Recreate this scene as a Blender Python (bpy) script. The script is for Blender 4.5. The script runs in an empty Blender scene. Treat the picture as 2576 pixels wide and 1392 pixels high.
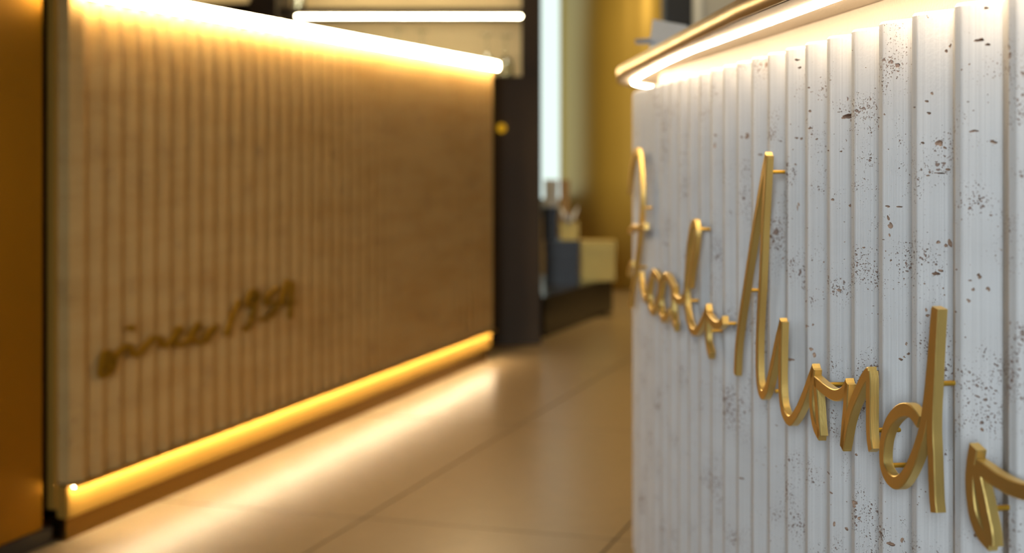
import bpy, bmesh, math, random
from mathutils import Vector
random.seed(7)
SC = bpy.context.scene
COL = SC.collection
# ---------------------------------------------------------------- camera, world, lights, exposure
F = 3578.0; CX = 1288.0; HY = 385.0; EYE = 0.85          # focal length in px, principal x, horizon y, eye height
cam = bpy.data.cameras.new('camera'); camo = bpy.data.objects.new('camera', cam); COL.objects.link(camo)
camo.location = (0, 0, EYE); camo.rotation_euler = (math.radians(90), 0, 0)
cam.sensor_width = 36.0; cam.lens = F/2576*36; cam.shift_y = -(696-HY)/2576
cam.clip_start = 0.02
cam.dof.use_dof = True; cam.dof.focus_distance = 1.34; cam.dof.aperture_fstop = 4.5
SC.camera = camo
w = bpy.data.worlds.new('world'); SC.world = w; w.use_nodes = True
w.node_tree.nodes['Background'].inputs[0].default_value = (0.75, 0.78, 0.8, 1)
w.node_tree.nodes['Background'].inputs[1].default_value = 0.10
vs = SC.view_settings
vs.view_transform = 'Standard'; vs.look = 'None'; vs.exposure = 0.0; vs.gamma = 1.0; vs.use_curve_mapping = False
SC.cycles.use_denoising = True
SC.cycles.max_bounces = 6; SC.cycles.adaptive_threshold = 0.02; SC.cycles.caustics_reflective = False; SC.cycles.caustics_refractive = False
SC.cycles.sample_clamp_indirect = 4.0

def area(name, loc, target, sx, sy, power, color):
    d = bpy.data.lights.new(name, 'AREA'); d.shape = 'RECTANGLE'; d.size = sx; d.size_y = sy
    d.energy = power; d.color = color
    o = bpy.data.objects.new(name, d); COL.objects.link(o); o.location = loc
    o.rotation_euler = (Vector(target)-Vector(loc)).to_track_quat('-Z', 'Y').to_euler()
    return o
area('daylight_side_window', (-1.55, -0.75, 1.25), (0.33, 1.40, 0.8), 0.7, 0.9, 2.0, (0.82, 0.92, 1.0)).data.spread = math.radians(80)
area('rear_daylight_fill', (-0.65, -2.8, 1.5), (0.28, 2.6, 0.55), 0.8, 1.5, 10.5, (0.80, 0.91, 1.0)).data.spread = math.radians(46)  # unseen cool fill behind the camera, added for contrast between slat faces and ridges
area('entrance_fill', (0.4, -1.6, 2.8), (0.4, -1.9, 0), 0.6, 0.6, 9, (1.0, 0.90, 0.76))  # unseen fill, added so the brass letters have something bright to reflect
area('counter_fill', (0.5, 4.2, 2.7), (0.2, 4.2, 0), 0.5, 1.8, 2, (1.0, 0.60, 0.24))  # unseen warm fill over the aisle, added as ambient for the beige counter
area('curtain_fill', (0.8, 7.2, 2.7), (0.6, 8.0, 0.6), 0.6, 0.6, 34, (1.0, 0.76, 0.38)).data.spread = math.radians(105)  # unseen warm fill, added to brighten the curtain and the boxes

# ---------------------------------------------------------------- helpers
def obj(name, bm, mat, parent=None, smooth=False):
    me = bpy.data.meshes.new(name)
    bmesh.ops.recalc_face_normals(bm, faces=bm.faces[:])
    bm.to_mesh(me); bm.free()
    if smooth:
        for p in me.polygons: p.use_smooth = True
    me.materials.append(mat)
    o = bpy.data.objects.new(name, me); COL.objects.link(o)
    if parent is not None: o.parent = parent
    return o
def thing(name, label, cat, loc=(0, 0, 0), group=None):
    o = bpy.data.objects.new(name, None); COL.objects.link(o); o.empty_display_size = 0.05
    o.location = loc; o['label'] = label; o['category'] = cat
    if group: o['group'] = group
    return o
def tag(o, label, cat, group=None):
    o['label'] = label; o['category'] = cat
    if group: o['group'] = group
    return o
def struct(name, bm, mat, smooth=False):
    o = obj(name, bm, mat, None, smooth); o['kind'] = 'structure'; return o
def box_bm(x0, x1, y0, y1, z0, z1, bevel=0.0, bm=None):
    bm = bm or bmesh.new()
    v = [bm.verts.new((x, y, z)) for z in (z0, z1) for x, y in ((x0, y0), (x1, y0), (x1, y1), (x0, y1))]
    fs = [bm.faces.new([v[i] for i in q]) for q in ((3,2,1,0),(4,5,6,7),(0,1,5,4),(1,2,6,5),(2,3,7,6),(3,0,4,7))]
    if bevel:
        bmesh.ops.bevel(bm, geom=list({e for f in fs for e in f.edges}), offset=bevel, segments=2, affect='EDGES')
    return bm
def prism_bm(pts, z0, z1, bm=None, chamfer=0.0, inset=None):
    """closed plan polygon extruded upward"""
    bm = bm or bmesh.new()
    rings = [[bm.verts.new((x, y, z0)) for x, y in pts]]
    if chamfer and inset:
        rings.append([bm.verts.new((x, y, z1-chamfer)) for x, y in pts])
        rings.append([bm.verts.new((x, y, z1)) for x, y in inset])
    else:
        rings.append([bm.verts.new((x, y, z1)) for x, y in pts])
    n = len(pts)
    for a, b in zip(rings, rings[1:]):
        for i in range(n): bm.faces.new((a[i], a[(i+1) % n], b[(i+1) % n], b[i]))
    bm.faces.new(rings[0][::-1]); bm.faces.new(rings[-1])
    return bm
def lathe_bm(prof, seg=20, loc=(0, 0, 0), bm=None):
    bm = bm or bmesh.new()
    rings = []
    for r, z in prof:
        rings.append([bm.verts.new((loc[0]+r*math.cos(2*math.pi*k/seg), loc[1]+r*math.sin(2*math.pi*k/seg), loc[2]+z)) for k in range(seg)])
    for a, b in zip(rings, rings[1:]):
        for k in range(seg): bm.faces.new((a[k], a[(k+1) % seg], b[(k+1) % seg], b[k]))
    bm.faces.new(rings[0][::-1]); bm.faces.new(rings[-1])
    return bm
def tube_bm(p, q, r, seg=10, bm=None):
    bm = bm or bmesh.new()
    p, q = Vector(p), Vector(q); d = (q-p).normalized()
    a = d.orthogonal().normalized(); b = d.cross(a)
    R = [[bm.verts.new(c + r*(math.cos(2*math.pi*k/seg)*a+math.sin(2*math.pi*k/seg)*b)) for k in range(seg)] for c in (p, q)]
    for k in range(seg): bm.faces.new((R[0][k], R[0][(k+1) % seg], R[1][(k+1) % seg], R[1][k]))
    bm.faces.new(R[0][::-1]); bm.faces.new(R[1])
    return bm
def band_bm(path, prof):
    """sweep a closed (offset, z) profile along a plan path; offset is along the inward normal of the path"""
    bm = bmesh.new(); rings = []
    for i, (x, y) in enumerate(path):
        a = path[max(i-1, 0)]; b = path[min(i+1, len(path)-1)]
        tx, ty = b[0]-a[0], b[1]-a[1]; L = math.hypot(tx, ty); tx /= L; ty /= L
        nx, ny = ty, -tx                              # inward: right-hand side when walking away
        rings.append([bm.verts.new((x+nx*o, y+ny*o, z)) for o, z in prof])
    n = len(prof)
    for a, b in zip(rings, rings[1:]):
        for i in range(n): bm.faces.new((a[i], a[(i+1) % n], b[(i+1) % n], b[i]))
    bm.faces.new(rings[0]); bm.faces.new(rings[-1][::-1])
    return bm
def catmull(P, n=8):
    out = []
    for i in range(len(P)-1):
        p0 = P[max(i-1, 0)]; p1 = P[i]; p2 = P[i+1]; p3 = P[min(i+2, len(P)-1)]
        for k in range(n):
            t = k/n
            out.append(tuple(0.5*((2*b)+(c-a)*t+(2*a-5*b+4*c-d)*t*t+(3*b-a-3*c+d)*t**3) for a, b, c, d in zip(p0, p1, p2, p3)))
    out.append(tuple(P[-1]))
    return out
def resample(P, step):
    out = [P[0]]; acc = 0.0
    for a, b in zip(P, P[1:]):
        L = math.dist(a, b)
        while acc+L >= step and L > 1e-9:
            t = (step-acc)/L; a = tuple(u+(v-u)*t for u, v in zip(a, b)); out.append(a); L = math.dist(a, b); acc = 0.0
        acc += L
    return out

def at(px, py, Y): return Vector(((px-CX)/F*Y, Y, EYE-(py-HY)*Y/F))
# ---------------------------------------------------------------- materials
def thin_glass(name, tint, rough, boost):
    m = bpy.data.materials.new(name); m.use_nodes = True; n = m.node_tree; n.nodes.clear(); L = n.links.new
    o = N(n, 'ShaderNodeOutputMaterial'); mx = N(n, 'ShaderNodeMixShader'); t = N(n, 'ShaderNodeBsdfTransparent'); g = N(n, 'ShaderNodeBsdfGlossy'); f = N(n, 'ShaderNodeLayerWeight', Blend=boost)
    g.inputs['Roughness'].default_value = rough; t.inputs[0].default_value = (*tint, 1)
    L(f.outputs['Facing'], mx.inputs[0]); L(t.outputs[0], mx.inputs[1]); L(g.outputs[0], mx.inputs[2]); L(mx.outputs[0], o.inputs[0]); return m
def newmat(name):
    m = bpy.data.materials.new(name); m.use_nodes = True
    return m, m.node_tree, m.node_tree.nodes['Principled BSDF']
def N(nt, t, **kw):
    n = nt.nodes.new(t)
    for k, v in kw.items():
        if k in n.inputs: n.inputs[k].default_value = v
        else: setattr(n, k, v)
    return n
def plain(name, col, rough=0.5, metal=0.0, bump=0.0, scale=60.0, var=0.0, stretch=(1, 1, 1), coat=0.0):
    m, nt, b = newmat(name)
    b.inputs['Base Color'].default_value = (*col, 1); b.inputs['Roughness'].default_value = rough; b.inputs['Metallic'].default_value = metal
    b.inputs['Coat Weight'].default_value = coat
    tc = N(nt, 'ShaderNodeTexCoord'); mp = N(nt, 'ShaderNodeMapping'); mp.inputs['Scale'].default_value = stretch
    nt.links.new(tc.outputs['Object'], mp.inputs['Vector'])
    no = N(nt, 'ShaderNodeTexNoise', Scale=scale, Detail=4.0); nt.links.new(mp.outputs[0], no.inputs['Vector'])
    if var:
        mx = N(nt, 'ShaderNodeMix', data_type='RGBA')
        mx.inputs[6].default_value = (*[c*(1-var) for c in col], 1); mx.inputs[7].default_value = (*[min(1, c*(1+var)) for c in col], 1)
        nt.links.new(no.outputs['Fac'], mx.inputs[0]); nt.links.new(mx.outputs[2], b.inputs['Base Color'])
    if bump:
        bp = N(nt, 'ShaderNodeBump', Strength=bump, Distance=0.002)
        nt.links.new(no.outputs['Fac'], bp.inputs['Height']); nt.links.new(bp.outputs[0], b.inputs['Normal'])
    return m
def emit(name, col, strength):
    m = bpy.data.materials.new(name); m.use_nodes = True; nt = m.node_tree; nt.nodes.clear()
    e = N(nt, 'ShaderNodeEmission'); e.inputs[0].default_value = (*col, 1); e.inputs[1].default_value = strength
    o = N(nt, 'ShaderNodeOutputMaterial'); nt.links.new(e.outputs[0], o.inputs[0]); return m
def travertine(name, light, dark, pore, pore_amount=1.0, lines=1.0, band=0.5):
    m, nt, b = newmat(name); L = nt.links.new
    b.inputs['Roughness'].default_value = 0.62; b.inputs['Specular IOR Level'].default_value = 0.35
    tc = N(nt, 'ShaderNodeTexCoord')
    # broad horizontal sediment bands
    mb = N(nt, 'ShaderNodeMapping'); mb.inputs['Scale'].default_value = (2.5, 2.5, 14); L(tc.outputs['Object'], mb.inputs[0])
    nb = N(nt, 'ShaderNodeTexNoise', Scale=1.0, Detail=5.0, Roughness=0.6); L(mb.outputs[0], nb.inputs['Vector'])
    rb = N(nt, 'ShaderNodeMapRange'); rb.inputs[1].default_value = 0.42; rb.inputs[2].default_value = 0.72; L(nb.outputs['Fac'], rb.inputs[0])
    base = N(nt, 'ShaderNodeMix', data_type='RGBA'); base.inputs[6].default_value = (*light, 1); base.inputs[7].default_value = (*dark, 1)
    mu = N(nt, 'ShaderNodeMath', operation='MULTIPLY'); L(rb.outputs[0], mu.inputs[0]); mu.inputs[1].default_value = band; L(mu.outputs[0], base.inputs[0])
    # clusters that switch the pores on
    mc = N(nt, 'ShaderNodeMapping'); mc.inputs['Scale'].default_value = (11, 11, 17); L(tc.outputs['Object'], mc.inputs[0])
    nc = N(nt, 'ShaderNodeTexNoise', Scale=1.0, Detail=3.0, Roughness=0.6); L(mc.outputs[0], nc.inputs['Vector'])
    wn = N(nt, 'ShaderNodeTexNoise', Scale=150.0, Detail=2.0); L(tc.outputs['Object'], wn.inputs['Vector'])
    wsub = N(nt, 'ShaderNodeVectorMath', operation='SCALE'); L(wn.outputs['Color'], wsub.inputs[0]); wsub.inputs['Scale'].default_value = 0.006
    wadd = N(nt, 'ShaderNodeVectorMath', operation='ADD'); L(tc.outputs['Object'], wadd.inputs[0]); L(wsub.outputs[0], wadd.inputs[1])
    masks = []
    for scale, lo, hi, rmax in ((110, 0.53, 0.72, 0.50), (260, 0.46, 0.66, 0.50), (520, 0.42, 0.64, 0.46)):
        mp = N(nt, 'ShaderNodeMapping'); mp.inputs['Scale'].default_value = (0.8, 0.8, 1.25); L(wadd.outputs[0], mp.inputs[0])
        vo = N(nt, 'ShaderNodeTexVoronoi', Scale=float(scale)); L(mp.outputs[0], vo.inputs['Vector'])
        sep = N(nt, 'ShaderNodeSeparateColor'); L(vo.outputs['Color'], sep.inputs[0])
        r0 = N(nt, 'ShaderNodeMapRange'); r0.inputs[1].default_value = lo; r0.inputs[2].default_value = hi
        r0.inputs[3].default_value = 0.0; r0.inputs[4].default_value = rmax*pore_amount; L(nc.outputs['Fac'], r0.inputs[0])
        rr = N(nt, 'ShaderNodeMath', operation='MULTIPLY'); L(r0.outputs[0], rr.inputs[0]); L(sep.outputs[0], rr.inputs[1])
        sb = N(nt, 'ShaderNodeMath', operation='SUBTRACT'); L(rr.outputs[0], sb.inputs[0]); L(vo.outputs['Distance'], sb.inputs[1])
        ms = N(nt, 'ShaderNodeMapRange', interpolation_type='SMOOTHSTEP'); ms.inputs[1].default_value = -0.04; ms.inputs[2].default_value = 0.05; L(sb.outputs[0], ms.inputs[0])
        gt = N(nt, 'ShaderNodeMath', operation='GREATER_THAN'); L(rr.outputs[0], gt.inputs[0]); gt.inputs[1].default_value = 0.045
        mm = N(nt, 'ShaderNodeMath', operation='MULTIPLY'); L(ms.outputs[0], mm.inputs[0]); L(gt.outputs[0], mm.inputs[1])
        masks.append(mm)
    mx1 = N(nt, 'ShaderNodeMath', operation='MAXIMUM'); L(masks[0].outputs[0], mx1.inputs[0]); L(masks[1].outputs[0], mx1.inputs[1])
    mx2 = N(nt, 'ShaderNodeMath', operation='MAXIMUM'); L(mx1.outputs[0], mx2.inputs[0]); L(masks[2].outputs[0], mx2.inputs[1])
    # vertical saw lines
    ml = N(nt, 'ShaderNodeMapping'); ml.inputs['Scale'].default_value = (420, 420, 2.5); L(tc.outputs['Object'], ml.inputs[0])
    nl = N(nt, 'ShaderNodeTexNoise', Scale=1.0, Detail=3.0, Roughness=0.7); L(ml.outputs[0], nl.inputs['Vector'])
    lc = N(nt, 'ShaderNodeMix', data_type='RGBA', blend_type='MULTIPLY'); lc.inputs[0].default_value = 1.0
    lr = N(nt, 'ShaderNodeMapRange'); lr.inputs[1].default_value = 0.3; lr.inputs[2].default_value = 0.7
    lr.inputs[3].default_value = 1-0.16*lines; lr.inputs[4].default_value = 1.0; L(nl.outputs['Fac'], lr.inputs[0])
    L(base.outputs[2], lc.inputs[6]); L(lr.outputs[0], lc.inputs[7])
    pc = N(nt, 'ShaderNodeMix', data_type='RGBA'); pc.inputs[7].default_value = (*pore, 1)
    pf = N(nt, 'ShaderNodeMath', operation='MULTIPLY'); L(mx2.outputs[0], pf.inputs[0]); pf.inputs[1].default_value = 0.8
    L(lc.outputs[2], pc.inputs[6]); L(pf.outputs[0], pc.inputs[0]); L(pc.outputs[2], b.inputs['Base Color'])
    # relief
    ng = N(nt, 'ShaderNodeTexNoise', Scale=330.0, Detail=3.0); L(tc.outputs['Object'], ng.inputs['Vector'])
    h1 = N(nt, 'ShaderNodeMath', operation='MULTIPLY'); L(mx2.outputs[0], h1.inputs[0]); h1.inputs[1].default_value = -1.0
    h2 = N(nt, 'ShaderNodeMath', operation='MULTIPLY_ADD'); L(nl.outputs['Fac'], h2.inputs[0]); h2.inputs[1].default_value = 0.16*lines; L(h1.outputs[0], h2.inputs[2])
    h3 = N(nt, 'ShaderNodeMath', operation='MULTIPLY_ADD'); L(ng.outputs['Fac'], h3.inputs[0]); h3.inputs[1].default_value = 0.14; L(h2.outputs[0], h3.inputs[2])
    bp = N(nt, 'ShaderNodeBump', Strength=0.8, Distance=0.0022); L(h3.outputs[0], bp.inputs['Height']); L(bp.outputs[0], b.inputs['Normal'])
    return m
def brushed(name, col, rough, aniso_scale=(900, 900, 60), bump=0.12):
    m, nt, b = newmat(name); L = nt.links.new
    b.inputs['Metallic'].default_value = 1.0; b.inputs['Base Color'].default_value = (*col, 1)
    tc = N(nt, 'ShaderNodeTexCoord'); mp = N(nt, 'ShaderNodeMapping'); mp.inputs['Scale'].default_value = aniso_scale; L(tc.outputs['Object'], mp.inputs[0])
    no = N(nt, 'ShaderNodeTexNoise', Scale=1.0, Detail=3.0); L(mp.outputs[0], no.inputs['Vector'])
    rr = N(nt, 'ShaderNodeMapRange'); rr.inputs[3].default_value = rough*0.8; rr.inputs[4].default_value = rough*1.25; L(no.outputs['Fac'], rr.inputs[0]); L(rr.outputs[0], b.inputs['Roughness'])
    bp = N(nt, 'ShaderNodeBump', Strength=bump, Distance=0.001); L(no.outputs['Fac'], bp.inputs['Height']); L(bp.outputs[0], b.inputs['Normal'])
    return m

M = {}
M['stone_white'] = travertine('white_travertine', (0.72, 0.715, 0.70), (0.62, 0.60, 0.58), (0.20, 0.10, 0.06))
M['stone_cavity'] = plain('travertine_cavity', (0.38, 0.25, 0.17), 0.8, bump=0.5, scale=400, var=0.35)
M['stone_beige'] = travertine('beige_travertine', (0.58, 0.385, 0.145), (0.45, 0.25, 0.065), (0.30, 0.16, 0.06), 0.9, 0.5, 0.55)
M['brass'] = brushed('brushed_brass', (0.715, 0.515, 0.165), 0.36)
M['brass'].node_tree.nodes['Principled BSDF'].inputs['Metallic'].default_value = 0.86
M['brass_dark'] = brushed('aged_brass', (0.62, 0.37, 0.05), 0.38)
M['plinth_brass'] = brushed('dark_polished_brass', (0.34, 0.20, 0.05), 0.22)
M['mustard_brass'] = plain('mustard_brass', (0.36, 0.20, 0.008), 0.35, 0.6, var=0.05, scale=5)
M['brass_panel'] = brushed('satin_brass_sheet', (0.50, 0.25, 0.02), 0.42, (4, 4, 500), 0.04)
M['gold_skirting'] = plain('satin_gold_skirting', (0.50, 0.285, 0.05), 0.38, 0.4, var=0.05, scale=5)
M['brass_edge'] = brushed('hammered_brass_edge', (0.52, 0.39, 0.20), 0.45, (45, 45, 20), 0.35)
M['led'] = emit('warm_light_diffuser', (1.0, 0.76, 0.50), 62.0)
M['led_left'] = emit('warm_light_diffuser_bar', (1.0, 0.73, 0.40), 105.0)
M['led_foot'] = emit('warm_light_diffuser_foot', (1.0, 0.77, 0.48), 125.0)
M['led_shelf'] = emit('cabinet_light_diffuser', (1.0, 0.88, 0.58), 42.0)
M['plaster'] = plain('cream_plaster', (0.40, 0.35, 0.28), 0.55, bump=0.5, scale=260, var=0.06)
M['dark_frame'] = plain('dark_bronze_lacquer', (0.040, 0.024, 0.009), 0.7, var=0.2, scale=6)
M['black'] = plain('black_lacquer', (0.012, 0.012, 0.012), 0.4, var=0.2, scale=8)
M['dark_wood'] = plain('dark_carcass_board', (0.05, 0.035, 0.02), 0.6, var=0.2, scale=20)
M['paper'] = plain('grey_white_paper', (0.50, 0.54, 0.58), 0.7, var=0.03, scale=30)

# ---------------------------------------------------------------- setting: floor, walls
U = Vector((0.3074, 0.9516)); NV = Vector((0.9516, -0.3074))          # along the left counter / out of its front
P0 = Vector((-0.0703, 5.849))                                          # far end of the left counter's front plane
def uv(u, n):                                                          # u metres back from the far end towards the camera is negative
    p = P0 + U*u + NV*n; return (p.x, p.y)
tile_mat = plain('beige_floor_tile', (0.27, 0.195, 0.105), 0.30, bump=0.05, scale=18, var=0.10)
fl = struct('floor', box_bm(-2.2, 3.4, -3.0, 9.6, -0.06, -0.006), plain('floor_grout', (0.19, 0.14, 0.085), 0.8, var=0.1))
tm = None; TW, TL, J = 0.60, 1.20, 0.003
for i in range(-2, 7):
    for j in range(-8, 4):
        u0 = -1.30+1.20*j + (0.0); n0 = 0.52+TW*(i-1)
        c = uv(u0+TL/2, n0+TW/2)
        if not (-1.8 < c[0] < 3.0 and -2.3 < c[1] < 9.0): continue
        if tm is None:
            bm = box_bm(-TW/2+J/2, TW/2-J/2, -TL/2+J/2, TL/2-J/2, -0.012, 0.0, 0.0015)
            t = obj('tile', bm, tile_mat, fl); tm = t.data
        else:
            t = bpy.data.objects.new('tile', tm); COL.objects.link(t); t.parent = fl
        t.location = (c[0], c[1], 0); t.rotation_euler = (0, 0, math.atan2(U.y, U.x)-math.pi/2)
wall_grey = plain('grey_wall_paint', (0.42, 0.44, 0.45), 0.7, var=0.03, scale=3)
wall_warm = plain('taupe_wall_paint', (0.30, 0.23, 0.14), 0.6, var=0.05, scale=3)
struct('wall_back', box_bm(-2.2, 3.4, 9.5, 9.6, 0, 2.9), wall_warm)
struct('wall_right', box_bm(3.3, 3.4, -3.0, 9.5, 0, 2.9), wall_grey)
struct('wall_left', box_bm(-2.3, -2.2, -3.0, 9.6, 0, 2.9), wall_warm)
struct('wall_rear', box_bm(-2.2, 3.4, -3.1, -3.0, 0, 2.9), wall_grey)
struct('ceiling', box_bm(-2.3, 3.4, -3.1, 9.6, 2.9, 3.0), plain('ceiling_paint', (0.5, 0.42, 0.3), 0.8, var=0.03))

# ---------------------------------------------------------------- fluted slats
def slat_profile(pitch, depth, ridge=0.012, back=0.034):
    h = pitch/2
    return [(-h, -depth), (-ridge/2-0.0008, -0.0006), (-ridge/2+0.0012, 0.0), (ridge/2-0.0012, 0.0), (ridge/2+0.0008, -0.0006), (h, -depth), (h, -depth-back), (-h, -depth-back)]
def slat_bm(p, t, n, z0, z1, pitch, depth):
    """t along the wall (away from camera), n outward"""
    pr = slat_profile(pitch, depth)
    ins = [(a*0.97, b-0.002) for a, b in pr[:6]] + [(a*0.97, b) for a, b in pr[6:]]
    f = lambda q: (p[0]+t[0]*q[0]+n[0]*q[1], p[1]+t[1]*q[0]+n[1]*q[1])
    return prism_bm([f(q) for q in pr], z0, z1, chamfer=0.0025, inset=[f(q) for q in ins])

# ================================================================ LEFT COUNTER
LC = thing('reception_counter', 'long straight beige fluted stone counter with glowing top edge and brass skirting', 'counter', (*uv(-1.44, -0.3), 0))
def Lp(x):                                     # parts are modelled in world space
    x.parent = LC; x.matrix_parent_inverse = LC.matrix_world.inverted() if False else x.matrix_parent_inverse
    return x
def own(o, root):                              # keep world-space mesh under an Empty that sits elsewhere
    o.parent = root
    o.location = -Vector(root.location)
    return o
LEN = 2.881; PITCH_L = 0.0703; nL = 41
zs0, zs1 = 0.1245, 1.192
for k in range(nL):
    c = uv(-LEN+PITCH_L*(k+0.5), 0)
    own(obj('slat', slat_bm(c, U, NV, zs0, zs1, PITCH_L, 0.014), M['stone_beige']), LC)
def uvbox(u0, u1, n0, n1, z0, z1, bevel=0.0):
    bm = bmesh.new()
    pts = [uv(u0, n0), uv(u1, n0), uv(u1, n1), uv(u0, n1)]
    prism_bm(pts, z0, z1, bm)
    if bevel: bmesh.ops.bevel(bm, geom=bm.edges[:], offset=bevel, segments=2, affect='EDGES')
    return bm
own(obj('body', uvbox(-LEN+0.012, -0.012, -0.62, -0.051, 0.06, 1.19), M['dark_wood']), LC)
own(obj('plinth', uvbox(-LEN, -0.03, -0.60, -0.0215, 0.0, 0.047), M['plinth_brass']), LC)
own(obj('top_slab', uvbox(-LEN-0.01, 0.012, -0.66, 0.003, 1.1925, 1.2235, 0.002), M['stone_beige']), LC)
own(obj('light_strip', uvbox(-LEN, 0.012, 0.0035, 0.0145, 1.192, 1.2225, 0.003), M['led_left']), LC)
sk = own(obj('skirting', uvbox(-LEN-0.004, -0.004, -0.045, -0.0145, 0.048, 0.1200, 0.003), M['gold_skirting']), LC)
own(obj('foot_light_strip', uvbox(-LEN, -0.006, -0.0050, 0.0025, 0.1192, 0.1204), M['led_foot']), LC)
cbm = uvbox(-LEN-0.003, -0.003, -0.020, 0.0060, 0.1208, 0.1238)
prism_bm([uv(-LEN-0.003, 0.0042), uv(-0.003, 0.0042), uv(-0.003, 0.0060), uv(-LEN-0.003, 0.0060)], 0.1180, 0.1207, cbm)
own(obj('light_shield', cbm, M['brass_dark']), LC)  # cover with lip, added to keep the foot light off the slats
own(obj('end_trim', uvbox(-LEN-0.012, -LEN-0.0005, -0.062, -0.042, 0.07, 2.2), M['gold_skirting']), LC)

# brass clad wall panel this side of the left counter
BP = thing('wall_cladding', 'tall satin brass cladding panel on dark plinth beside the beige fluted counter', 'panel', (*uv(-LEN-0.5, -0.1), 0))
own(obj('panel', uvbox(-LEN-1.05, -LEN-0.050, -0.08, -0.045, 0.037, 2.6, 0.002), M['brass_panel']), BP)
own(obj('plinth', uvbox(-LEN-1.05, -LEN-0.02, -0.075, -0.042, 0.0, 0.036), M['black']), BP)
own(obj('side_return', uvbox(-LEN-0.048, -LEN-0.014, -0.20, -0.085, 0.037, 2.6), M['dark_frame']), BP)

# ================================================================ RIGHT COUNTER
def XR(Z):
    x = 0.4308-0.072*Z
    if Z < 1.3: x += 0.31*(1.3-Z)**2
    return x
path = [(XR(0.62+0.01*i), 0.62+0.01*i) for i in range(198)]
path += catmull([(0.2473, 2.60), (0.2385, 2.70), (0.2400, 2.82), (0.2550, 2.98), (0.2920, 3.16), (0.3450, 3.32), (0.4200, 3.45), (0.52, 3.54), (0.70, 3.58)], 10)[1:]
dense = resample(path, 0.0005)
PITCH_R = 0.0815
# arclength of the ridge seen at Z=1.145
i0 = min(range(len(dense)), key=lambda i: abs(dense[i][1]-1.1445))
step = int(round(PITCH_R/0.0005))
idx = list(range(i0 % step, len(dense)-5, step))
ZT = EYE+0.12
RC = thing('reception_counter', 'white pitted fluted stone counter with rounded end and light strip under its top', 'counter', (0.9, 1.9, 0))
ribs = []
for i in idx:
    if i < 5: continue
    a, b = dense[i-5], dense[min(i+5, len(dense)-1)]
    t = Vector((b[0]-a[0], b[1]-a[1])).normalized(); n = Vector((-t.y, t.x))
    # shift so that the ridge's FAR corner edge is what was measured: centre is half a ridge nearer
    c = dense[i]
    ribs.append((Vector(c)-t*0.006, t, n))
DEPTH_R = 0.0165
def lump(bm, c, r, axes):
    """irregular cavity cutter: noisy icosphere"""
    v = bmesh.ops.create_icosphere(bm, subdivisions=2, radius=1.0)['verts']
    seeds = [(Vector((random.uniform(-1, 1), random.uniform(-1, 1), random.uniform(-1, 1))).normalized(), random.uniform(0.3, 0.75)) for _ in range(6)]
    for q in v:
        d = q.co.normalized(); s = 1.0
        for dd, amp in seeds: s -= amp*max(0, d.dot(dd)-0.55)*1.6
        q.co = c + axes[0]*(d.x*r[0]*s) + axes[1]*(d.y*r[1]*s) + axes[2]*(d.z*r[2]*s)
def hit(px, py):
    """which slat face does the photograph show there"""
    s = (px-CX)/F; best = None
    for k, (c, t, n) in enumerate(ribs):
        for a, b in (((-0.006, 0), (-PITCH_R/2, -DEPTH_R)), ((0.006, 0), (-0.006, 0))):
            A = c+t*a[0]+n*a[1]; B = c+t*b[0]+n*b[1]
            fa = A.x-s*A.y; fb = B.x-s*B.y
            if fa*fb <= 0 and abs(fa-fb) > 1e-9:
                q = A+(B-A)*(fa/(fa-fb))
                if best is None or q.y < best[1].y: best = (k, q, (B-A).normalized())
    if best is None: return None
    k, q, d = best
    return k, Vector((q.x, q.y, EYE-(py-HY)*q.y/F)), d
pits = {}
def pit(px, py, wpx, hpx, depth):
    h = hit(px, py)
    if not h: return
    k, q, d = h
    face_t = Vector((d.x, d.y, 0)); up = Vector((0, 0, 1)); nrm = face_t.cross(up)
    if nrm.dot(Vector((0, 0, EYE))-Vector((q.x, q.y, EYE))) < 0: nrm = -nrm
    sc = q.y/F; foreshort = max(0.25, abs(nrm.normalized().dot(Vector((-q.x, -q.y, 0)).normalized())))
    pits.setdefault(k, []).append((q, (wpx*sc/2/foreshort, hpx*sc/2, depth), (face_t, (up+face_t*random.uniform(-0.4, 0.4)).normalized(), nrm)))
pit(2134, 294, 36, 17, 0.020); pit(2122, 298, 12, 9, 0.005)
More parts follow.
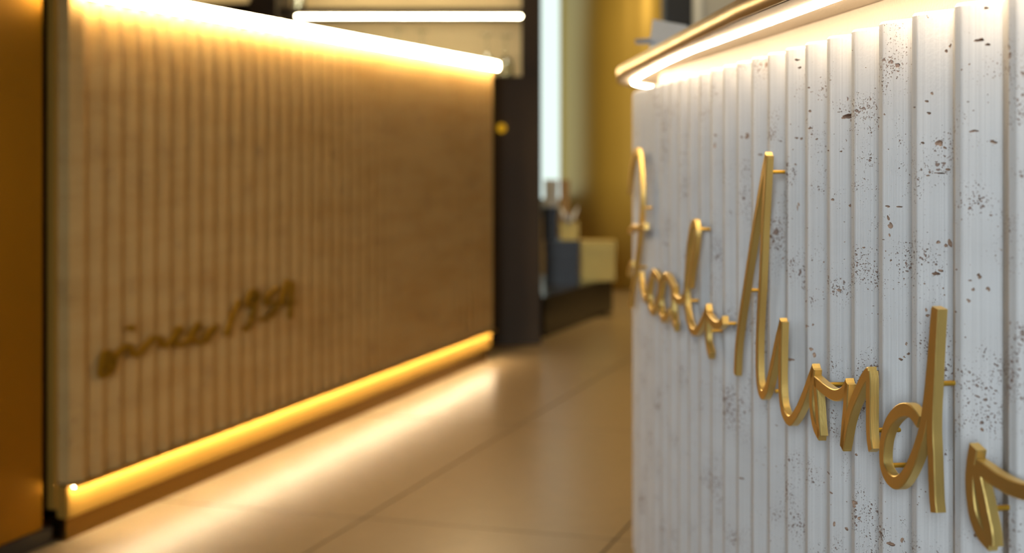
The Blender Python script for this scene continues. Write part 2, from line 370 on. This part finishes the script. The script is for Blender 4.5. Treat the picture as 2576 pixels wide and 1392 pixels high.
for a in ((2362, 362, 22, 20), (2376, 372, 12, 12), (2320, 360, 12, 7), (2390, 612, 12, 26), (2380, 618, 12, 12), (2352, 690, 28, 12), (2366, 680, 14, 10), (2340, 434, 10, 6), (2385, 428, 14, 10), (2360, 436, 34, 5), (2335, 442, 12, 5),
          (2463, 694, 16, 20), (2447, 728, 10, 12), (2436, 757, 14, 12), (2484, 729, 13, 15), (2441, 706, 14, 6), (2465, 100, 34, 16), (2484, 112, 16, 9), (2450, 330, 30, 9), (2500, 357, 22, 12), (2540, 140, 16, 18), (2480, 20, 18, 8),
          (2234, 548, 10, 16), (2238, 565, 16, 22), (2236, 592, 8, 10), (2232, 520, 14, 9), (2262, 521, 20, 5), (2240, 655, 8, 8), (2330, 780, 8, 12), (2335, 795, 14, 8), (2350, 940, 12, 8), (2265, 905, 14, 8), (2275, 898, 9, 6),
          (2280, 865, 10, 10), (2285, 890, 14, 8), (1878, 342, 14, 16), (1866, 345, 8, 8), (1912, 390, 14, 6), (2003, 348, 12, 6), (2015, 348, 9, 9), (2005, 150, 22, 9), (2010, 170, 14, 8), (2142, 127, 10, 7), (1799, 365, 8, 18), (1800, 340, 10, 8), (1800, 292, 8, 6),
          (1725, 345, 9, 14), (2036, 280, 10, 8), (2055, 350, 10, 6), (2010, 515, 6, 14), (2006, 525, 5, 20), (2300, 270, 8, 6), (2335, 285, 14, 10), (2345, 235, 10, 8), (2330, 255, 12, 7), (2390, 115, 8, 12), (2380, 130, 9, 12), (2095, 503, 10, 8), (2138, 517, 10, 10), (2110, 730, 16, 8),
          (2040, 880, 14, 12), (2048, 895, 10, 16), (2030, 822, 9, 9), (2045, 818, 8, 7), (1990, 906, 22, 9), (2150, 1270, 14, 22), (2162, 1305, 12, 10), (2100, 1320, 10, 16), (2130, 1330, 12, 14), (2240, 1370, 24, 14), (2270, 1360, 12, 14), (2215, 1340, 10, 8), (1865, 1203, 16, 8), (1865, 1375, 12, 8), (2090, 1240, 12, 7), (2360, 610, 14, 10), (2355, 1230, 14, 10), (2455, 1345, 14, 20), (2470, 1080, 10, 12)):
    pit(*a, 0.0022+0.00022*a[2])
ctx = [(2050, 220), (2110, 330), (1985, 330), (2190, 640), (2140, 640), (2200, 300), (2060, 700), (2200, 760), (2290, 760), (2380, 680), (2310, 1250), (2120, 1080), (2090, 1250), (2250, 1300), (1960, 1150), (2460, 250), (2500, 560), (2030, 560), (1940, 620), (2380, 830)]
for cx_, cy_ in ctx:
    for _ in range(8):
        s = random.choice((2.5, 3, 3, 4, 4, 5, 7))
        pit(cx_+random.gauss(0, 26), cy_+random.gauss(0, 42), s*random.uniform(0.8, 1.7), s*random.uniform(0.6, 1.2), 0.0022+0.0003*s)
dg = None
for k, (c, t, n) in enumerate(ribs):
    o = obj('slat', slat_bm(c, t, n, 0.06, ZT, PITCH_R, DEPTH_R), M['stone_white'])
    if k in pits:
        cb = bmesh.new()
        for q, r, ax in pits[k]: lump(cb, q, r, ax)
        co = obj('cutter', cb, M['stone_cavity'])
        md = o.modifiers.new('cavities', 'BOOLEAN'); md.object = co; md.operation = 'DIFFERENCE'; md.solver = 'EXACT'; md.use_self = True; md.material_mode = 'TRANSFER'
        dg = bpy.context.evaluated_depsgraph_get(); dg.update()
        me = bpy.data.meshes.new_from_object(o.evaluated_get(dg))
        o.modifiers.clear(); old = o.data; o.data = me; bpy.data.meshes.remove(old)
        bpy.data.objects.remove(co)
    own(o, RC)
core = [dense[i] for i in range(0, len(dense), 60)]
own(obj('body', band_bm(core, [(0.053, 0.0), (0.40, 0.0), (0.40, EYE+0.156), (0.053, EYE+0.156)]), M['plaster']), RC)
SLZ = EYE+0.158; SLT = SLZ+0.023
edge = [(XR(0.55+0.07*i)-0.043, 0.55+0.07*i) for i in range(16)] + catmull([(0.2674, 1.672), (0.2535, 2.09), (0.2440, 2.40), (0.2325, 2.75), (0.2265, 2.95), (0.2340, 3.12), (0.2640, 3.30), (0.325, 3.46), (0.42, 3.58), (0.56, 3.66), (0.72, 3.70)], 12)
inner = [(x+0.35, y) for x, y in edge if y < 3.2][::-1]
own(obj('top_slab', prism_bm(edge+[(0.80, 3.70), (0.80, 0.5)], SLZ+0.002, SLT, chamfer=0.003, inset=[(x+0.002, y) for x, y in edge]+[(0.80, 3.70), (0.80, 0.5)]), M['stone_white']), RC)
own(obj('edge_band', band_bm(edge, [(-0.0035, SLZ-0.001), (-0.0002, SLZ-0.001), (-0.0002, SLT-0.001), (-0.0035, SLT-0.001)]), M['brass_edge'], smooth=True), RC)
own(obj('soffit_lining', prism_bm([(x+0.002, y) for x, y in edge]+[(0.78, 3.69), (0.78, 0.5)], SLZ-0.0015, SLZ+0.0015), M['plaster']), RC)
lpath = [(XR(0.62+0.05*i), 0.62+0.05*i) for i in range(31)] + catmull([(0.2746, 2.17), (0.2665, 2.42), (0.2630, 2.67), (0.2610, 2.90), (0.2645, 3.04), (0.2850, 3.20), (0.3385, 3.346)], 12)
own(obj('light_strip', band_bm(lpath, [(-0.008, EYE+0.1525), (0.0, EYE+0.1525), (0.0, EYE+0.1555), (-0.008, EYE+0.1555)]), M['led']), RC)

# ================================================================ LETTERS ON THE RIGHT COUNTER
OFF = 0.0205; DEP = 0.0082
def letter_z(px):
    s = (px-CX)/F; lo, hi = 0.55, 3.4
    for _ in range(50):
        m_ = (lo+hi)/2
        if (XR(m_)-OFF)/m_ > s: lo = m_
        else: hi = m_
    return (lo+hi)/2
def lp(px, py):
    z = letter_z(px); return (z, EYE-(py-HY)*z/F)           # (distance along the wall, height)
def wallpt(z, h, d):                                          # d metres in from the letter's front plane
    e = 0.004; t = Vector((XR(z+e)-XR(z-e), 2*e)).normalized(); n = Vector((-t.y, t.x))
    return Vector((XR(z)-OFF, z, h)) - Vector((n.x, n.y, 0))*d
def ribbon(bm, pts, width, depth, mapf, n=7, ends=None, c=0.0009):
    S = catmull(pts, n)
    w2 = width/2
    sect = [(-w2+c, 0.0), (-w2, c), (-w2, depth), (w2, depth), (w2, c), (w2-c, 0.0)]
    rings = []
    for i, p in enumerate(S):
        a = S[max(i-1, 0)]; b = S[min(i+1, len(S)-1)]
        tx, ty = b[0]-a[0], b[1]-a[1]; L = math.hypot(tx, ty) or 1e-9; tx /= L; ty /= L
        ex = -0.35*w2 if i == 0 else (0.35*w2 if i == len(S)-1 else 0)
        rings.append([bm.verts.new(mapf(p[0]+tx*ex-ty*o, p[1]+ty*ex+tx*o, d)) for o, d in sect])
    m_ = len(sect)
    for a, b in zip(rings, rings[1:]):
        for i in range(m_): bm.faces.new((a[i], a[(i+1) % m_], b[(i+1) % m_], b[i]))
    bm.faces.new(rings[0][::-1]); bm.faces.new(rings[-1])
def piece(name, label, strokes, studs, width=0.0115):
    a = strokes[0][0]; base = wallpt(*lp(*a), 0)
    T = thing(name, label, 'sign letter', base, 'brass script lettering on the white counter')
    bm = bmesh.new()
    for s in strokes: ribbon(bm, [lp(*p) for p in s], width, DEP, wallpt)
    own(obj('letter_stroke', bm, M['brass'], smooth=False), T)
    for sx, sy in studs:
        z, h = lp(sx, sy)
        own(obj('stud', tube_bm(wallpt(z, h, DEP-0.001), wallpt(z, h, 0.036), 0.0022), M['brass_dark'], smooth=False), T)
    return T
def C(ox, oy, sc, pts): return [(ox+x/sc, oy+y/sc) for x, y in pts]
# tall looped capital at the far end
piece('script_letter', 'tall looped brass capital with a crossbar at the far end of the white counter',
      [[(1580, 485), (1584, 440), (1590, 402), (1598, 380), (1604, 388), (1608, 420), (1611, 470), (1611, 520), (1608, 572), (1604, 612), (1599, 650), (1594, 690), (1588, 730), (1583, 768)],
       [(1580, 582), (1590, 573), (1602, 575), (1620, 570)], [(1578, 690), (1582, 668), (1590, 664)]],
      [(1611, 523), (1589, 672)])
c3 = (1590, 640, 5.156); c4 = (1690, 540, 6.325)
piece('script_letter', 'linked row of small brass cursive loops ending in a hooked arm, between the tall capitals',
      [C(*c3, [(92, 250), (98, 350), (113, 450), (138, 540), (165, 590), (190, 520), (205, 420)]),
       C(*c3, [(345, 360), (318, 300), (285, 250), (258, 238), (228, 310), (208, 430), (203, 560), (215, 670), (248, 748), (285, 710), (312, 620), (330, 510), (352, 400), (398, 300)]),
       C(*c3, [(535, 465), (500, 400), (455, 310), (415, 280), (380, 340), (355, 460), (345, 590), (350, 710), (370, 800), (395, 845), (435, 805), (478, 745)]),
       C(*c3, [(508, 450), (508, 600), (512, 760), (528, 880), (552, 950)]),
       C(*c3, [(512, 500), (550, 570), (600, 608), (645, 590), (680, 500)]),
       [(1732, 718), (1737, 676), (1744, 635), (1748, 595), (1747, 570), (1742, 561), (1736, 577), (1730, 612), (1725.5, 666), (1721.5, 730)] + C(*c3, [(682, 600), (690, 720), (710, 850), (745, 955), (785, 1010), (835, 985), (885, 900), (925, 800), (962, 700)]),
       C(*c3, [(958, 770), (956, 900), (955, 1050), (965, 1180), (998, 1305)]),
       C(*c3, [(958, 790), (1010, 865), (1070, 918), (1125, 915), (1168, 860)])],
      [(1741, 577), (1716, 757), (1812, 815), (1778, 833)])
c5 = (1820, 380, 4.35); c6 = (1820, 700, 3.397); c7 = (2020, 900, 5.353)
piece('script_letter', 'tall brass slanted capital with long pointed peak running on into two lower zigzag strokes',
      [[(1926, 394), (1915, 452), (1900, 540), (1884, 640), (1872, 722), (1861, 795), (1852, 865), (1847.5, 938)],
       [(1926, 394), (1922, 472), (1917, 564), (1911.5, 699), (1908, 760), (1904.5, 830), (1903, 906), (1904.5, 955), (1909, 984), (1917, 994), (1926, 978), (1935, 944), (1944, 900), (1953, 856), (1963, 813)],
       [(1963, 813), (1962, 850), (1961, 906), (1961, 975), (1965, 1022), (1973, 1048), (1985, 1059), (1999, 1043), (2014, 1013), (2026, 981), (2035, 955), (2044, 930)],
       [(2044, 930), (2040, 975), (2039, 1012), (2042.5, 1049), (2049, 1076), (2058, 1094)],
       [(2048, 958), (2051, 993), (2054, 1031), (2056.5, 1068), (2059, 1094)],
       [(2048, 960), (2057, 968), (2072, 981), (2087, 991), (2102, 995), (2116, 989), (2124, 977), (2128, 968)],
       [(2128, 968), (2126, 1000), (2124.5, 1030), (2121, 1068), (2117, 1122)],
       [(2117, 1122), (2123, 1090), (2129, 1058), (2140, 1020), (2153, 989), (2166, 960), (2177, 943), (2182, 940)],
       [(2182, 940), (2183, 960), (2183, 1012), (2183, 1068), (2184.5, 1103), (2188, 1128)]],
      [(1922, 433), (1872, 731), (1934, 985), (2054, 968), (2183, 1083)])
piece('script_letter', 'brass round-bowled letter with one tall straight stem, right of the zigzag strokes',
      [[(2306, 1059), (2297, 1046), (2283, 1033), (2265, 1032), (2247, 1044), (2231, 1068), (2221, 1100), (2217, 1136), (2219, 1172), (2229, 1199), (2244, 1214), (2260, 1212), (2276, 1193), (2292, 1162), (2308, 1118), (2320, 1072), (2327, 1028), (2333, 975), (2339, 911), (2344, 850), (2349, 785)],
       [(2351, 781), (2347, 850), (2343, 940), (2339, 1020), (2338, 1080), (2340, 1132), (2342, 1192), (2344, 1250), (2347, 1284)]],
      [(2342, 966), (2220, 1172)])
piece('script_letter', 'brass letter with narrow teardrop loop and arm running out at the lower picture corner',
      [[(2446, 1131), (2440, 1170), (2437, 1214), (2441, 1268), (2450, 1310), (2466, 1345), (2484, 1366)],
       [(2453, 1178), (2459, 1214), (2469, 1259), (2478, 1304), (2485, 1338), (2487, 1366)],
       [(2457, 1176), (2477, 1190), (2502, 1208), (2533, 1225), (2571, 1238), (2610, 1238), (2640, 1225)]],
      [(2476, 1281)], 0.0120)

# ================================================================ LETTERS ON THE LEFT COUNTER
LOFF = 0.0145
def llp(px, py):
    s = (px-CX)/F                                             # ray x = s*y against the plane (P - P0).NV = LOFF
    y = (P0.dot(NV)+LOFF)/(s*NV.x+NV.y)
    p = Vector((s*y, y)); u = (p-P0).dot(U)
    return (u, EYE-(py-HY)*y/F)
def lwall(u, h, d):
    x, y = uv(u, LOFF-d); return Vector((x, y, h))
cL = (200, 660, 4.293)
def lpiece(label, strokes, studs, width=0.0135):
    a = C(*cL, strokes[0])[0]; base = lwall(*llp(*a), 0)
    T = thing('script_letter', label, 'sign letter', base, 'brass script lettering on the beige counter')
    bm = bmesh.new()
    for s in strokes: ribbon(bm, [llp(*p) for p in C(*cL, s)], width, 0.010, lwall, 5)
    own(obj('letter_stroke', bm, M['mustard_brass']), T)
    for sx, sy in studs:
        u, h = llp(*C(*cL, [(sx, sy)])[0])
        own(obj('stud', tube_bm(lwall(u, h, 0.009), lwall(u, h, 0.028), 0.0025, 8), M['brass_dark']), T)
lpiece('blurred brass cursive word low on the beige counter, before the numerals',
       [[(250, 1225), (258, 1110), (275, 1020), (305, 975), (350, 1000), (388, 1070), (372, 1150), (320, 1205), (262, 1225)],
        [(300, 985), (312, 1060), (330, 1130), (345, 1180)],
        [(372, 1130), (400, 1040), (450, 975), (520, 912), (570, 915), (588, 965), (620, 1005), (680, 970), (760, 880), (825, 818), (885, 828), (905, 880), (950, 905), (1025, 830), (1110, 708)],
        [(1120, 735), (1075, 780), (1055, 860), (1100, 900), (1190, 850), (1250, 750), (1300, 668)],
        [(1310, 690), (1262, 760), (1255, 840), (1320, 870), (1400, 815), (1490, 700)],
        [(1490, 690), (1430, 745), (1395, 800), (1400, 850)]],
       [(520, 912), (1110, 720), (1400, 815)])
lpiece('small brass dot above the blurred cursive word', [[(585, 690), (583, 712), (580, 735)]], [(583, 712)], 0.016)
lpiece('blurred brass numeral one, single slanted bar after the cursive word', [[(1745, 425), (1700, 520), (1650, 650), (1605, 790)]], [(1690, 560)])
lpiece('blurred brass numeral nine with closed upper loop after the slanted bar', [[(1935, 335), (1900, 310), (1855, 360), (1835, 430), (1850, 475), (1895, 450), (1930, 380), (1940, 330)], [(1938, 340), (1915, 460), (1880, 600), (1845, 690), (1800, 725)]], [(1890, 560)])
lpiece('blurred brass numeral five between the nine and the last numeral', [[(2155, 280), (2095, 330), (2030, 395)], [(2030, 395), (2040, 450), (2100, 430), (2140, 455), (2125, 530), (2060, 590), (1985, 615)]], [(2120, 530)])
lpiece('blurred brass numeral four, last and highest of the lettering on the beige counter', [[(2260, 200), (2230, 310), (2195, 445)], [(2195, 445), (2250, 440), (2335, 425)], [(2315, 215), (2302, 380), (2285, 600)]], [(2300, 300)])

# ================================================================ THINGS ON THE RIGHT COUNTER
FC = thing('folded_card', 'folded grey white card standing on the white counter top near its far end', 'card', (0.36, 2.9, SLT))
bm = bmesh.new()
zt = SLT
quad = [tuple(Vector((at(1630, 0, 2.76).x, 2.76, zt+0.001))), tuple(Vector((at(1745, 0, 2.64).x, 2.64, zt+0.001))), tuple(at(1728, 64, 2.66)), tuple(at(1642, 48, 2.78))]
for off in (0.0, 0.0012):
    bm.faces.new([bm.verts.new((x+off, y+off, z)) for x, y, z in quad])
vv = bm.verts[:]; bm.verts.ensure_lookup_table()
for i in range(4): bm.faces.new((bm.verts[i], bm.verts[(i+1) % 4], bm.verts[4+(i+1) % 4], bm.verts[4+i]))
own(obj('upright_leaf', bm, M['paper']), FC)
fb = bmesh.new()
fq = [at(1597, 99, 2.80), at(1600, 109, 2.74), at(1655, 108, 2.745), at(1640, 95, 2.775)]
top = [fb.verts.new(v) for v in fq]; bot = [fb.verts.new(v-Vector((0, 0, 0.0015))) for v in fq]
fb.faces.new(top); fb.faces.new(bot[::-1])
for k in range(4): fb.faces.new((top[k], bot[k], bot[(k+1) % 4], top[(k+1) % 4]))
own(obj('flat_leaf', fb, M['paper']), FC)

# ================================================================ BACKGROUND
YC = 6.35
DC = thing('display_cabinet', 'dark bronze display cabinet with lit open shelves behind the beige counter', 'cabinet', (-0.5, YC, 0))
def zat(py, Y): return EYE-(py-HY)*Y/F
def xat(px, Y): return (px-CX)/F*Y
xl, xr0, xr1 = xat(640, YC), xat(1313, YC), xat(1361, YC)
own(obj('post', box_bm(xr0, xr1, YC-0.02, YC+0.45, 0, 2.5, 0.003), M['dark_frame']), DC)
own(obj('post', box_bm(xl-0.02, xl+0.10, YC-0.02, YC+0.45, 0, 2.5, 0.003), M['dark_frame']), DC)
own(obj('post', box_bm(xl-1.02, xl-0.94, YC-0.02, YC+0.45, 0, 2.5, 0.003), M['dark_frame']), DC)
zb = zat(192, YC); zsh = zat(27, YC)
base_d = own(obj('base_unit', box_bm(xl-0.94, xr0, YC-0.02, YC+0.45, 0.0, zb, 0.003), M['dark_frame']), DC)
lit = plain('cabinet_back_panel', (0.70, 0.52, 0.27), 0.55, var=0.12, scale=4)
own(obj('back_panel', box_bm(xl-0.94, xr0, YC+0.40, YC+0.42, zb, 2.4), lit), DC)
own(obj('shelf', box_bm(xl+0.10, xr0, YC+0.03, YC+0.40, zsh-0.012, zsh+0.016), M['dark_frame']), DC)
own(obj('shelf', box_bm(xl-0.94, xl-0.02, YC+0.03, YC+0.40, zsh+0.02, zsh+0.038), M['dark_frame']), DC)
own(obj('shelf', box_bm(xl+0.10, xr0, YC+0.03, YC+0.40, zsh+0.36, zsh+0.378), M['dark_frame']), DC)
own(obj('light_strip', box_bm(xat(742, YC), xr0-0.002, YC+0.03, YC+0.055, zsh-0.026, zsh-0.017, 0.002), M['led_shelf']), DC)
own(obj('light_strip', box_bm(xl+0.12, xr0-0.004, YC+0.20, YC+0.225, zsh+0.335, zsh+0.358, 0.004), M['led_shelf']), DC)
own(obj('light_strip', box_bm(xl-0.92, xl-0.06, YC+0.10, YC+0.12, zsh+0.30, zsh+0.32, 0.004), M['led_shelf']), DC)
own(obj('glowing_knob', lathe_bm([(0.008, 0), (0.008, 0.01), (0.017, 0.014), (0.021, 0.022), (0.018, 0.032), (0.008, 0.036)], 18), emit('amber_knob_glow', (1.0, 0.50, 0.02), 0.5)), DC)  # round knob, with an amber glow put into its material to brighten it
kb = [o for o in DC.children if o.name.startswith('glowing_knob')][0]
kp = at(1262, 323, YC-0.02); kb.rotation_euler = (math.radians(90), 0, 0); kb.location = Vector((kp.x, YC-0.02, kp.z))-Vector(DC.location)
own(obj('side_panel', box_bm(xat(1255, YC)-0.05, xr1-0.003, YC-0.045, YC-0.021, 0.0, zb-0.01, 0.002), M['dark_frame']), DC)
# the knob sits on the side panel
kb.location.y = YC-0.045-DC.location.y
gl = thin_glass('clear_glass', (0.93, 0.95, 0.93), 0.05, 0.35)
# glasses in the cabinet
gprof = [(0.030, 0.0), (0.031, 0.002), (0.006, 0.006), (0.004, 0.012), (0.004, 0.075), (0.012, 0.085), (0.030, 0.105), (0.037, 0.135), (0.034, 0.175), (0.032, 0.175), (0.034, 0.135), (0.027, 0.108), (0.010, 0.090), (0.0008, 0.088)]
tprof = [(0.028, 0.0), (0.030, 0.003), (0.036, 0.10), (0.0345, 0.10), (0.029, 0.010), (0.0008, 0.008)]
names = ['stemmed glass near the right post of the lit cabinet', 'stemmed glass standing second from the right cabinet post', 'stemmed glass in the middle of the lit cabinet shelf', 'stemmed glass left of the middle in the lit cabinet', 'stemmed glass half hidden by the glowing counter edge']
for k, (px, dy) in enumerate(((1272, 0.20), (1225, 0.12), (1062, 0.22), (1002, 0.14), (905, 0.2))):
    o = obj('wine_glass', lathe_bm(gprof, 20), gl, None, True); o.location = (xat(px, YC+dy), YC+dy, zb)
    tag(o, 'clear upturned '+names[k], 'glass', 'glasses in the display cabinet')
    k_ = 1.28 if px in (1062, 1002) else 1.12
    for v in o.data.vertices: v.co.z = (0.175-v.co.z)*k_
    o.data.flip_normals(); o.data.update()
o = obj('tumbler', lathe_bm(tprof, 20), gl, None, True); o.location = (xat(690, YC+0.2)+0.05, YC+0.2, zsh-0.008); o.location = (xat(752, YC+0.15), YC+0.15, zsh+0.0165)
tag(o, 'short clear tumbler on the upper shelf beside the cabinet post', 'tumbler')

# low dark step with boxes on it, left of the golden curtain
a0 = Vector((0.150, 6.545)); d_ = Vector((0.341, 0.940)); nn = Vector((-0.940, 0.341))
pl = [a0, a0+d_*1.14, Vector((-0.1, 7.85)), Vector((-0.1, 6.86)), Vector((0.14, 6.86)), Vector((0.14, 6.55))]
o = obj('display_step', prism_bm([tuple(p) for p in pl], 0.0, 0.186), plain('dark_polished_stone', (0.022, 0.019, 0.014), 0.22, var=0.2, scale=10))
tag(o, 'low dark polished step standing on the floor at the end of the aisle', 'step')
def gbox(name, label, cat, px0, px1, py0, py1, Y, dep, mat, z0=None):
    b0 = at(px0, py1, Y); b1 = at(px1, py0, Y); z0 = b0.z if z0 is None else z0
    T = thing(name, label, cat, ((b0.x+b1.x)/2, Y+dep/2, z0))
    hx = (b1.x-b0.x)/2; H = b1.z-z0
    obj('box_base', box_bm(-hx, hx, -dep/2, dep/2, 0, H*0.72, 0.003), mat, T)
    obj('lid', box_bm(-hx-0.003, hx+0.003, -dep/2-0.003, dep/2+0.003, H*0.723, H, 0.003), mat, T)
    return T
kraft = plain('tan_card', (0.42, 0.24, 0.07), 0.6, var=0.1, scale=20)
goldbox = plain('gold_card', (0.55, 0.38, 0.09), 0.4, 0.4, var=0.1, scale=20)
gbox('gift_box', 'black lidded box at the bottom of the stack on the dark step', 'box', 1372, 1456, 606, 690, 7.15, 0.20, M['black'], 0.1865)
zl = zat(606, 7.15)
gbox('gift_box', 'smaller black lidded box stacked on the larger black box', 'box', 1366, 1402, 522, 604, 7.16, 0.14, M['black'], zl+0.001)
gbox('gift_box', 'golden lidded box on the dark step beside the black boxes', 'box', 1462, 1548, 606, 698, 7.35, 0.12, goldbox, 0.1865)
# paper gift bags on the black box
def bag(name, cat, label, px0, px1, py0, Y, z0, dep, mat, tissue):
    b0 = at(px0, py0, Y); b1 = at(px1, py0, Y); H = b0.z-z0; hx = (b1.x-b0.x)/2
    T = thing(name, label, cat, ((b0.x+b1.x)/2, Y, z0))
    bm = bmesh.new()
    r0 = [bm.verts.new(v) for v in ((-hx*0.9, -dep/2, 0), (hx*0.9, -dep/2, 0), (hx*0.9, dep/2, 0), (-hx*0.9, dep/2, 0))]
    r1 = [bm.verts.new(v) for v in ((-hx, -dep*0.35, H), (hx, -dep*0.35, H), (hx, dep*0.35, H), (-hx, dep*0.35, H))]
    bm.faces.new(r0[::-1])
    for i in range(4): bm.faces.new((r0[i], r0[(i+1) % 4], r1[(i+1) % 4], r1[i]))
    bm.faces.new(r1)
    obj('paper_body', bm, mat, T)
    if tissue:
        bm = bmesh.new()
        c = bm.verts.new((0, 0, H+0.002))
        ring = [bm.verts.new((hx*1.02*math.cos(2*math.pi*k/14)*(1.0 if k % 2 else 0.6), dep*0.45*math.sin(2*math.pi*k/14), H+0.002+(tissue if k % 2 else 0.25*tissue)*random.uniform(0.6, 1.15))) for k in range(14)]
        for k in range(14): bm.faces.new((c, ring[k], ring[(k+1) % 14]))
        o = obj('tissue_paper', bm, plain('white_tissue', (0.8, 0.8, 0.78), 0.8, var=0.03), T)
        so = o.modifiers.new('thickness', 'SOLIDIFY'); so.thickness = 0.002
    return T
bag('gift_bag', 'bag', 'tan paper bag with white tissue sticking out on the black boxes', 1408, 1456, 560, 7.22, zl+0.001, 0.10, goldbox, 0.075)
bag('carton', 'box', 'slim tan carton standing upright beside the white tissue paper', 1408, 1433, 452, 7.31, zl+0.001, 0.05, kraft, 0)
bag('gift_bag', 'bag', 'white paper bag beside the slim tan carton', 1369, 1404, 452, 7.23, zat(522, 7.16)+0.0015, 0.06, plain('white_card', (0.75, 0.76, 0.74), 0.6, var=0.03), 0)

# tall frosted window, golden curtain, pillar
win = struct('window_1', box_bm(0.02, 0.315, 9.36, 9.38, 0.55, 2.6), emit('frosted_daylight_pane', (0.80, 0.95, 0.88), 1.15))
fr = obj('window_frame', box_bm(-0.02, 0.02, 9.33, 9.40, 0.5, 2.65, 0.003), M['dark_frame'], win)
# wide flat folds of a golden curtain
bm = bmesh.new(); cols = []
x0, x1, nx = 0.285, 1.25, 90
for i in range(nx+1):
    x = x0+(x1-x0)*i/nx
    y = 8.78+0.018*math.sin((x-x0)*2*math.pi/0.36+1.2)
    if x < 0.72: y += (0.72-x)**2*4
    cols.append([bm.verts.new((x, y, z)) for z in (0.01, 0.7, 1.4, 2.7)])
for a, b in zip(cols, cols[1:]):
    for k in range(3): bm.faces.new((a[k], b[k], b[k+1], a[k+1]))
cur = obj('curtain', bm, plain('gold_satin_cloth', (0.62, 0.42, 0.08), 0.45, 0.3, bump=0.1, scale=300, var=0.06), None, True)
so = cur.modifiers.new('thickness', 'SOLIDIFY'); so.thickness = 0.004
tag(cur, 'floor length golden satin curtain in the blurred back of the room', 'curtain')
o = obj('pillar', box_bm(xat(1673, 7.2), xat(1742, 7.2), 7.2, 7.38, 0, 2.89, 0.004), M['black']); tag(o, 'slim black pillar rising behind the white counter and card', 'pillar')
GP = thing('wall_unit', 'pale grey wall unit with lighter edge strip right of the black pillar', 'panel', (1.3, 7.3, 0))
own(obj('panel', box_bm(xat(1768, 7.2), 2.0, 7.2, 7.28, 0, 2.85, 0.003), wall_grey), GP)
own(obj('edge_strip', box_bm(xat(1743, 7.2), xat(1767, 7.2), 7.18, 7.28, 0, 2.85, 0.003), plain('pale_edge', (0.66, 0.70, 0.72), 0.5, var=0.02)), GP)
